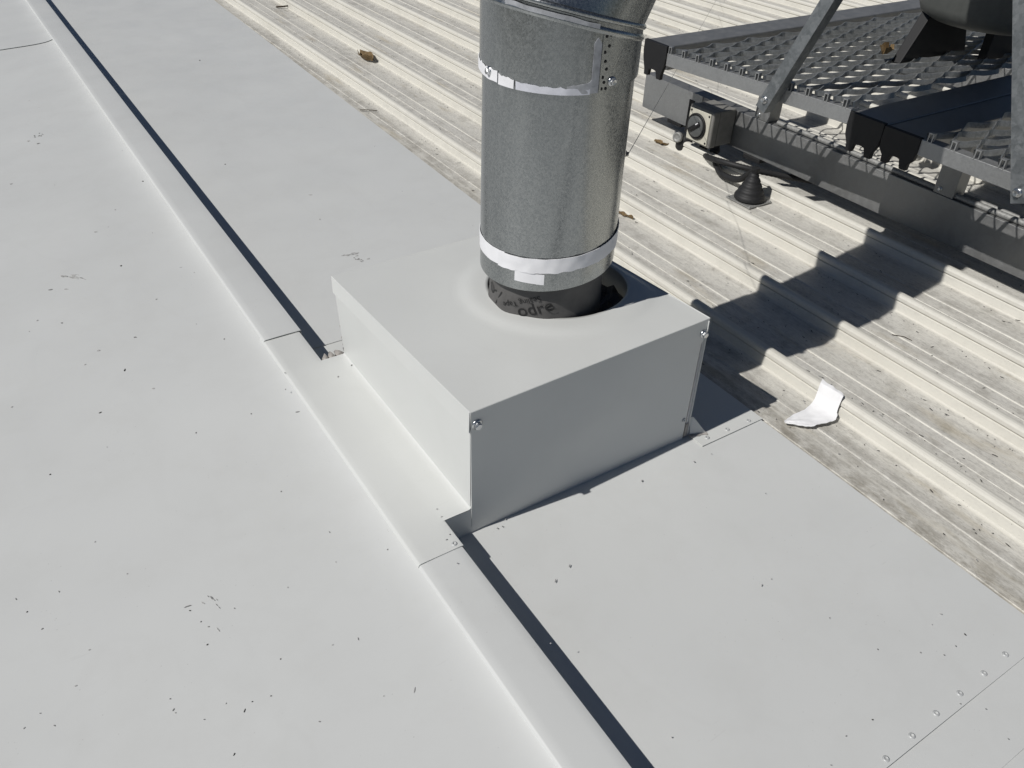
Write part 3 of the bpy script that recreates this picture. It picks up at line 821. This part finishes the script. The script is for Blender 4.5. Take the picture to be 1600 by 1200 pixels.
# end trims: deep box sections with black end caps
def trim(y0, y1, zt, zb):
    mb = MB().box((PXN + .006, y0 + .0005, zb + .03), (XFAR, y1 - .0005, zt))
    t = obj('end_trim', mb, 'alu_dark', plat, bevel=.003)
    w = y1 - y0
    pr = [(y0, zt + .002), (y1, zt + .002), (y1 + .001, zt - .030), (y1 - .002, zt - .052), (y1 - .012, zb + .016), (y1 - .013, zb), (y1 - .030, zb), (y1 - .034, zb + .020),
          (y0 + w * .5 + .006, zb + .022), (y0 + w * .5 - .006, zb + .022), (y0 + .036, zb + .020), (y0 + .030, zb), (y0 + .013, zb), (y0 + .012, zb + .016), (y0 + .002, zt - .052), (y0 - .001, zt - .030)]
    mb = MB().prism([(PXN - .004, y, z) for y, z in pr], (.012, 0, 0))
    obj('end_cap', mb, 'black', t, bevel=.0015)
    return t
trim(1.856, 1.956, .3605, .262)
trim(1.1005, 1.199, .3680, .280)
trim(1.004, 1.0985, .3655, .286)
trim(.10, .198, .3650, .282)
# side bars along the near edge
def side_bar(ya, yb, zf, x=PXN):
    h = .036
    mb = MB()
    n = 2
    prof = lambda y: [(x, y, zf(y) - h), (x + .004, y, zf(y) - h), (x + .004, y, zf(y) - .004), (x + .030, y, zf(y) - .004), (x + .030, y, zf(y)), (x, y, zf(y))]
    mb.rings([prof(yb), prof(ya)], smooth=False)
    return obj('side_bar', mb, 'alu', plat, bevel=.0010)
s1 = side_bar(1.2005, 1.8545, z1)
s2 = side_bar(.1990, 1.0030, z2)
s3 = side_bar(1.2005, 1.8545, z1, XFAR - .03)
s4 = side_bar(.1990, 1.0030, z2, XFAR - .03)
# expanded mesh, strand by strand, as one sheet of metal per panel
LW, SW = .150, .0566
def mesh_panel(ya, yb, zf, seed):
    random.seed(seed)
    mb = MB()
    x0 = PXN + .004
    nx = int((XFAR - .03 - x0) / (LW / 2)); ny = int((yb - ya) / (SW / 2))
    hgt, tilt, th = .0122, .0030, .0030
    def clampy(y): return max(ya + .002, min(yb - .002, y))
    for i in range(nx):
        xa = x0 + i * LW / 2; xb = xa + LW / 2
        for jn in range(ny + 2):
            if (i + jn) % 2: continue
            for sg in (1, -1):
                y_a = ya + jn * SW / 2; y_b = y_a + sg * SW / 2
                if min(y_a, y_b) < ya - .001 or max(y_a, y_b) > yb + .001: continue
                pts = []
                for f, g in ((0, 0), (.10, .02), (.26, .24), (.5, .5), (.74, .76), (.90, .98), (1, 1)):
                    x = xa + (xb - xa) * f
                    y = clampy(y_a + (y_b - y_a) * g)
                    lift = .0030 * abs(math.cos(math.pi * f)) ** 2
                    pts.append((x, y, zf(y) + .001 + lift))
                # ribbon standing on edge, leaning one way
                rings = []
                for (x, y, z) in pts:
                    rings.append([(x, y - th / 2 - tilt / 2, z), (x, y + th / 2 - tilt / 2, z), (x, y + th / 2 + tilt / 2, z + hgt), (x, y - th / 2 + tilt / 2, z + hgt)])
                mb.rings(rings, caps=(False, False), smooth=False)
    return obj('expanded_mesh', mb, 'mesh', plat)
mesh_panel(1.203, 1.852, z1, 1)
mesh_panel(.203, 1.001, z2, 2)
# cut ends of the strands standing over the side bar: small open rectangles
def strand_end(y, z, parent):
    w, h, t = .0125, .020, .0026
    mb = MB()
    mb.box((PXN - .0005, y - w / 2, z - .002), (PXN + .010, y - w / 2 + t, z + h))
    mb.box((PXN - .0005, y + w / 2 - t, z - .002), (PXN + .010, y + w / 2, z + h))
    mb.box((PXN - .0008, y - w / 2 + t, z + h - t), (PXN + .010, y + w / 2 - t, z + h))
    return obj('strand_end', mb, 'alu', parent)
for k in range(12):
    y = 1.845 - k * SW
    if y > 1.215: strand_end(y, z1(y), s1)
for k in range(14):
    y = .985 - k * SW
    if y > .21: strand_end(y, z2(y), s2)
# A-frame of galvanised angle bolted to the near side bar
def angle(a, b, out, side):
    a = Vector(a); b = Vector(b); t = (b - a).normalized()
    n = Vector((1, 0, 0)); s_ = Vector((0, 1, 0)); s_ = (s_ - t * s_.dot(t)).normalized()
    w, th = .034, .004
    P = [(0, 0), (w, 0), (w, th), (th, th), (th, w), (0, w)]
    mb = MB().rings([[p + s_ * u + n * v for u, v in P] for p in (a, b)], smooth=False)
    return obj('strut', mb, 'galv_strut', plat, bevel=.001)
st1 = angle((PXN - .0360, 1.428, .300), (PXN - .0360, 1.052, 1.16), 1, 1)
st2 = angle((PXN - .0360, .722, .332), (PXN - .0360, 1.060, 1.16), 1, 1)
screw('bolt', (PXN - .0362, 1.434, .334), (-1, 0, 0), st1, .0068)
screw('bolt', (PXN - .0362, .748, .345), (-1, 0, 0), st2, .0068)
mb = MB().box((PXN - .040, 1.035, 1.155), (PXN + .045, 1.125, 1.175))
obj('duct_saddle', mb, 'galv_strut', plat, bevel=.002)
# conduit lying on the beam's top flange
mb = MB().tube([(XB + .014, 1.60 - .1 * i, ZB1 + .0085 + .0015 * math.sin(i * .8)) for i in range(25)], .0075, 10)
cond = tag(obj('electrical_conduit', mb, 'lead'), 'thin grey conduit lying along the top of the platform beam', 'conduit')
mb = MB().tube([(XB + .036, 1.0 - .1 * i, ZB1 + .0065 + .001 * math.sin(i * .9 + 1)) for i in range(19)], .0055, 10)
tag(obj('electrical_conduit', mb, 'lead'), 'second thin conduit beside the first, at the right end of the beam', 'conduit')

# ------------------------------------------------------------------ fan on the platform
fan = thing('fan_unit', 'dark grey round fan housing on a black pedestal on the platform', 'fan', (2.42, 1.295, .37))
mb = MB().lathe((2.42, 1.295, 0), [(.02, .478), (.12, .480), (.165, .486), (.192, .500), (.204, .525), (.204, .80), (.196, .83), (.17, .86), (.135, .90), (.120, 1.03), (.120, 1.06)], 64)
obj('housing', mb, 'fan', fan)
mb = MB().hexa([(2.210, 1.400, .372), (2.520, 1.400, .372), (2.520, 1.428, .372), (2.210, 1.428, .372)], [(2.305, 1.395, .530), (2.435, 1.395, .530), (2.435, 1.428, .530), (2.305, 1.428, .530)])
obj('pedestal_plate', mb, 'black', fan, bevel=.002)
mb = MB().hexa([(2.46, 1.30, .372), (2.60, 1.30, .372), (2.60, 1.325, .372), (2.46, 1.325, .372)], [(2.46, 1.30, .530), (2.57, 1.30, .530), (2.57, 1.325, .530), (2.46, 1.325, .530)])
obj('pedestal_plate', mb, 'black', fan, bevel=.002)

# ------------------------------------------------------------------ isolator switch on the beam
sw = thing('isolator_switch', 'weathered cream rotary isolator switch fixed to the platform beam', 'switch', (1.95, 1.80, .06))
ya, yb, za, zb = 1.752, 1.856, .066, .176
obj('enclosure', MB().box((1.917, ya, za), (XB - .0035, yb, zb)), 'box_grey', sw, bevel=.004)
obj('cover', MB().box((1.888, ya - .002, za - .002), (1.9155, yb + .002, zb + .002)), 'box_grey', sw, bevel=.005)
mb = MB()
face = obj('face_plate', MB().box((1.8845, ya + .008, za + .004), (1.8885, yb - .004, zb - .006)), 'box_cream', sw, bevel=.0025)
cy, cz = 1.812, .119
obj('dial', MB().lathe((1.8845, cy, cz), [(.040, 0), (.0405, .004), (.036, .006), (.034, .0035), (.010, .0035)], 40, (-1, 0, 0)), 'black', sw)
dl = obj('dial_disc', MB().lathe((1.8845, cy, cz), [(.0325, .0035), (.0325, .008), (.030, .0095), (.005, .0095)], 40, (-1, 0, 0)), 'dial', sw)
t = R(38); u = Vector((0, -math.cos(t), math.sin(t))); w_ = Vector((0, math.sin(t), math.cos(t)))
c = Vector((1.8748, cy, cz))
kn = [c + u * a + w_ * b for a, b in ((-.026, -.0065), (.026, -.0065), (.026, .0065), (-.026, .0065))]
obj('knob', MB().prism(kn, (-.0055, 0, 0)), 'black', dl, bevel=.002)
mk = [c + Vector((-.0057, 0, 0)) + u * a + w_ * b for a, b in ((.012, .001), (.024, .001), (.024, .0045), (.012, .0045))]
obj('pointer_mark', MB().prism(mk, (-.0006, 0, 0)), 'tape', dl)
for y, z in ((ya + .014, zb - .014), (yb - .012, zb - .014), (ya + .014, za + .012)):
    obj('cover_screw', MB().lathe((1.8845, y, z), [(.0034, 0), (.0032, .0012), (.001, .0012)], 12, (-1, 0, 0)), 'black', sw)
mb = MB().box((1.905, yb + .0025, za + .01), (1.908, yb + .026, zb + .004))
br = obj('bracket', mb, 'black', sw)
for z in (za + .035, za + .07):
    obj('slot', MB().box((1.9042, yb + .010, z - .010), (1.9049, yb + .017, z + .010)), 'lead', br)
for y in (1.775, 1.822):
    obj('cable_gland', MB().lathe((1.945, y, za), [(.013, -.001), (.0135, -.016), (.016, -.017), (.016, -.028), (.011, -.034)], 16), 'rubber', sw)
# corrugated conduits from the switch to the roof boot
def corr(name, pts, r, label):
    P = [Vector(p) for p in pts]; q = []
    for k in range(len(P) - 1):
        p0 = P[max(0, k - 1)]; p1 = P[k]; p2 = P[k + 1]; p3 = P[min(len(P) - 1, k + 2)]
        for i in range(14):
            s_ = i / 14
            q.append(.5 * ((2 * p1) + (p2 - p0) * s_ + (2 * p0 - 5 * p1 + 4 * p2 - p3) * s_ ** 2 + (3 * p1 - p0 - 3 * p2 + p3) * s_ ** 3))
    q.append(P[-1])
    rad = [r * (1.0 if i % 2 else .88) for i in range(len(q))]
    return tag(obj(name, MB().tube(q, rad, 10), 'rubber'), label, 'conduit')
corr('flexible_conduit', [(1.945, 1.775, .040), (1.935, 1.765, .022), (1.905, 1.715, .016), (1.872, 1.66, .018), (1.862, 1.59, .030), (1.850, 1.545, .062), (1.838, 1.515, .090)], .0105, 'black flexible conduit curling from the switch to the rubber boot')
corr('flexible_conduit', [(1.945, 1.822, .040), (1.930, 1.800, .024), (1.890, 1.740, .040), (1.885, 1.660, .052), (1.915, 1.60, .050), (1.985, 1.54, .038), (2.06, 1.47, .030)], .0095, 'black flexible conduit running from the switch in under the platform beam')
# rubber foot with a round cap at the left end
ft = thing('rubber_foot', 'black rubber foot with a grey round cap left of the switch', 'foot', (1.935, 1.905, .0))
obj('foot', MB().lathe((1.932, 1.902, 0), [(.022, .005), (.027, .012), (.027, .040), (.022, .052), (.012, .056)], 20), 'rubber', ft)
obj('cap', MB().lathe((1.906, 1.905, .050), [(.0165, 0), (.0165, .010), (.012, .013), (.010, .010), (.004, .010)], 24, (-1, -.25, .15)), 'lead', ft)

# ------------------------------------------------------------------ rubber roof boot
bt = thing('pipe_boot', 'black stepped rubber boot flashing on the roof pan below the switch', 'pipe boot', (1.835, 1.508, 0))
pr = []
r0, h0 = .050, .012
steps = 5
for k in range(steps):
    ra_ = .045 - k * .0075; rb_ = ra_ - .003
    z0 = .010 + k * .0155
    pr += [(ra_, z0), (ra_, z0 + .007), (rb_, z0 + .0125), (rb_ - .003, z0 + .0150)]
pr += [(.013, .092), (.012, .102)]
obj('cone', MB().lathe((1.835, 1.508, 0), pr, 36), 'rubber', bt)
mb = MB().box((1.788, 1.460, .0015), (1.882, 1.556, .0055))
bp = obj('base_plate', mb, 'lead', bt, bevel=.0025)
for x, y in ((1.793, 1.465), (1.877, 1.465), (1.793, 1.551), (1.877, 1.551)):
    obj('screw', MB().lathe((x, y, .0055), [(.0034, 0), (.0034, .0016), (.0016, .0026)], 10), 'lead', bp)

# ------------------------------------------------------------------ guy wire from the duct to the far roof
pts = []
A, Bm, Cc = Vector((.841, .944, .520)), Vector((1.854, 1.918, .250)), Vector((3.67, 3.52, .040))
for i in range(25):
    s_ = i / 24
    if s_ < .4:
        f = s_ / .4; p = A.lerp(Bm, f)
    else:
        f = (s_ - .4) / .6; p = Bm.lerp(Cc, f)
    pts.append(p)
mb = MB().tube(pts, .0006, 6)
tag(obj('guy_wire', mb, 'wire'), 'thin steel wire stretched from the duct under the platform corner', 'wire')

# ------------------------------------------------------------------ paper scrap lying over a rib
def lerp_pts(P, u):
    for (u0, x0, y0), (u1, x1, y1) in zip(P, P[1:]):
        if u <= u1:
            f = (u - u0) / (u1 - u0); return x0 + (x1 - x0) * f, y0 + (y1 - y0) * f
    return P[-1][1:]
LOWE = [(0, 1.126, .722), (.15, 1.140, .703), (.35, 1.158, .687), (.55, 1.185, .681), (.75, 1.216, .676), (1.001, 1.246, .696)]
UPE = [(0, 1.128, .727), (.35, 1.158, .732), (.6, 1.190, .731), (.8, 1.222, .738), (1.001, 1.250, .750)]
def paper_fn(u, v):
    xa, ya_ = lerp_pts(LOWE, u); xb, yb_ = lerp_pts(UPE, u)
    ya_ += .0035 * noise.noise(Vector((u * 14, 2, 0)))
    x = xa + (xb - xa) * v; y = ya_ + (yb_ - ya_) * v
    dx = x - RIB0
    if dx < -.030: z = .0040
    elif dx < -.005: z = .0040 + .006 * sst(-.030, -.005, dx)
    else: z = .0100 + .035 * sst(-.006, .0015, dx)
    z += .0030 * noise.noise(Vector((u * 5, v * 3, 1))) + .006 * abs(noise.noise(Vector((u * 3.2 + v * 2.4, v * .6, 3))))
    z += .012 * max(0, .35 - v) * (1 - abs(2 * u - 1))
    return (x, y, z + .004)
tag(obj('paper_scrap', MB().grid(60, 22, paper_fn), 'paper', solid=.0006), 'torn piece of white paper draped over the first roof rib', 'paper')

# ------------------------------------------------------------------ leaves, twigs
def leaf(p, l, w, rot, label, curl=.3, lift=.002):
    random.seed(int(p[0] * 1000))
    c, s_ = math.cos(rot), math.sin(rot)
    def fn(u, v):
        a = (u - .5) * l
        ww = w * math.sin(math.pi * min(.98, max(.04, u))) ** .7 * (1 + .25 * noise.noise(Vector((u * 9, p[0], 0))))
        b = (v - .5) * ww
        z = lift + curl * l * (abs(v - .5) * 2) ** 1.6 * .35 + .12 * l * noise.noise(Vector((u * 5, v * 4, p[1])))  + curl * .25 * l * (u - .5) ** 2
        return (p[0] + a * c - b * s_, p[1] + a * s_ + b * c, p[2] + abs(z))
    return tag(obj('dry_leaf', MB().grid(12, 6, fn), 'leaf', solid=.0006), label, 'leaf')
leaf((1.428, 3.300, .005), .095, .050, -1.35, 'curled brown leaf caught against a rib high on the roof', .8)
leaf((1.905, 1.975, .003), .060, .026, -1.2, 'brown leaf on the roof left of the rubber foot')
leaf((1.440, 1.600, .003), .058, .011, -1.35, 'narrow brown leaf on the roof just right of the duct', .2)
leaf((2.190, 1.440, .392), .065, .036, .4, 'torn brown leaf on the mesh at the foot of the pedestal', .8)
def twig(pts, r, label):
    tag(obj('twig', MB().tube(pts, r, 6), 'twig'), label, 'twig')
twig([(1.148, 2.74, .006), (1.165, 2.725, .008), (1.20, 2.705, .006)], .0015, 'short dark twig across the far flashing edge')
twig([(1.412, 4.33, .006), (1.435, 4.30, .012), (1.478, 4.31, .010), (1.49, 4.38, .006)], .004, 'hooked dark twig at the top edge of the photo')
twig([(1.586, .822, .003), (1.60, .800, .005), (1.605, .783, .003)], .0008, 'tiny twig on the second pan right of the shadow')

# ------------------------------------------------------------------ grit and scuffs (nobody could count them)
def flake(mb, x, y, z, vx, vy, hw, jag=.35, h=.0005):
    d = Vector((vx, vy, 0)); l = max(d.length, .0012); d = d.normalized(); n = Vector((-d.y, d.x, 0))
    k = 9; ring = []
    for i in range(k):
        a = 2 * math.pi * i / k
        rr = 1 + random.uniform(-jag, jag)
        ring.append(Vector((x, y, z)) + d * l * math.cos(a) * rr + n * hw * math.sin(a) * rr)
    mb.rings([ring, [p * .7 + Vector((x, y, z)) * .3 + Vector((0, 0, h)) for p in ring]], smooth=False)
random.seed(21)
sets = {'dirt': MB(), 'dirt_mid': MB(), 'dirt_light': MB()}
def pick(dk): return 'dirt' if dk > .85 else ('dirt_mid' if dk > .55 else 'dirt_light')
for src, zf in ((MARKS_UPPER, lambda x, y: left_z(x, y) + wob(x, y, 2.3, .0013) * min(1, (XF - x) / .08) + wob(x, y, .8, .0026, 5) * min(1, (XF + .004 - x) / .3)), (MARKS_LOWER[:24] + MARKS_LOWER[30:34], None), (MARKS_STRIP, lambda x, y: ZS + L + .0004)):
    for (x, y, vx, vy, hw, dk) in src:
        if zf is None:
            if x < .475: continue
            z = .0062
            if y > BY or (x > BXR and y > .755): z = .0100
            z += .0008
        else:
            z = zf(x, y) + .0004
        m_ = sets[pick(dk)]
        ln = math.hypot(vx, vy)
        if ln > .011:
            nn = int(ln / .0016)
            for i in range(nn):
                f = random.uniform(-1, 1); off = random.gauss(0, hw * .8)
                px, py = -vy / ln, vx / ln
                flake(m_, x + vx * f + px * off + px * .15 * ln * (1 - f * f), y + vy * f + py * off + py * .15 * ln * (1 - f * f), z, vx * .16, vy * .16, hw * .3)
        else:
            flake(m_, x, y, z, vx * .52, vy * .52, min(hw * .6, max(ln * .7, .0008)))
for i in range(34):
    x = random.uniform(-.5, .33); y = random.uniform(.3, 3.6)
    z = left_z(x, y) + .0004 + wob(x, y, 2.3, .0013) * min(1, (XF - x) / .08) + wob(x, y, .8, .0026, 5) * min(1, (XF + .004 - x) / .3)
    a = random.random() * 6.3; l = random.choice((.0007, .0009, .0012, .0018, .003))
    flake(sets[random.choice(('dirt_mid', 'dirt_light', 'dirt_light', 'dirt_light'))], x, y, z, math.cos(a) * l, math.sin(a) * l, .0008)
for i in range(12):
    x = random.uniform(.47, 1.08); y = random.choice((random.uniform(.2, .77), random.uniform(1.45, 3.5)))
    a = random.random() * 6.3; l = random.choice((.0007, .0009, .0012, .0018))
    flake(sets[random.choice(('dirt_mid', 'dirt_light', 'dirt_light'))], x, y, .0070 if y < 1 else .0112, math.cos(a) * l, math.sin(a) * l, .0008)
for i in range(2400):
    k = random.randint(0, 9); y = .2 + 5 * random.random() ** 1.4
    x = RIB0 + (k - 1) * PITCH + random.choice((random.uniform(.064, .205), random.gauss(.205, .008), random.gauss(.075, .01)))
    if x < edge_x(y) + .01: continue
    a = random.gauss(1.57, .6); l = random.choice((.0008, .001, .0015, .002, .003, .005))
    flake(sets[random.choice(('dirt', 'dirt', 'dirt_mid'))], x, y, .0018, math.cos(a) * l, math.sin(a) * l, .0009, .5, .0008)
lab = {'dirt': 'black grit and swarf scattered over the sheets and roof pans', 'dirt_mid': 'grey scuffs and specks scattered over the sheets', 'dirt_light': 'faint pale scuffs scattered over the sheets'}
for k_, m_ in sets.items():
    tag(obj('grit', m_, k_), lab[k_], 'grit', None, 'stuff')
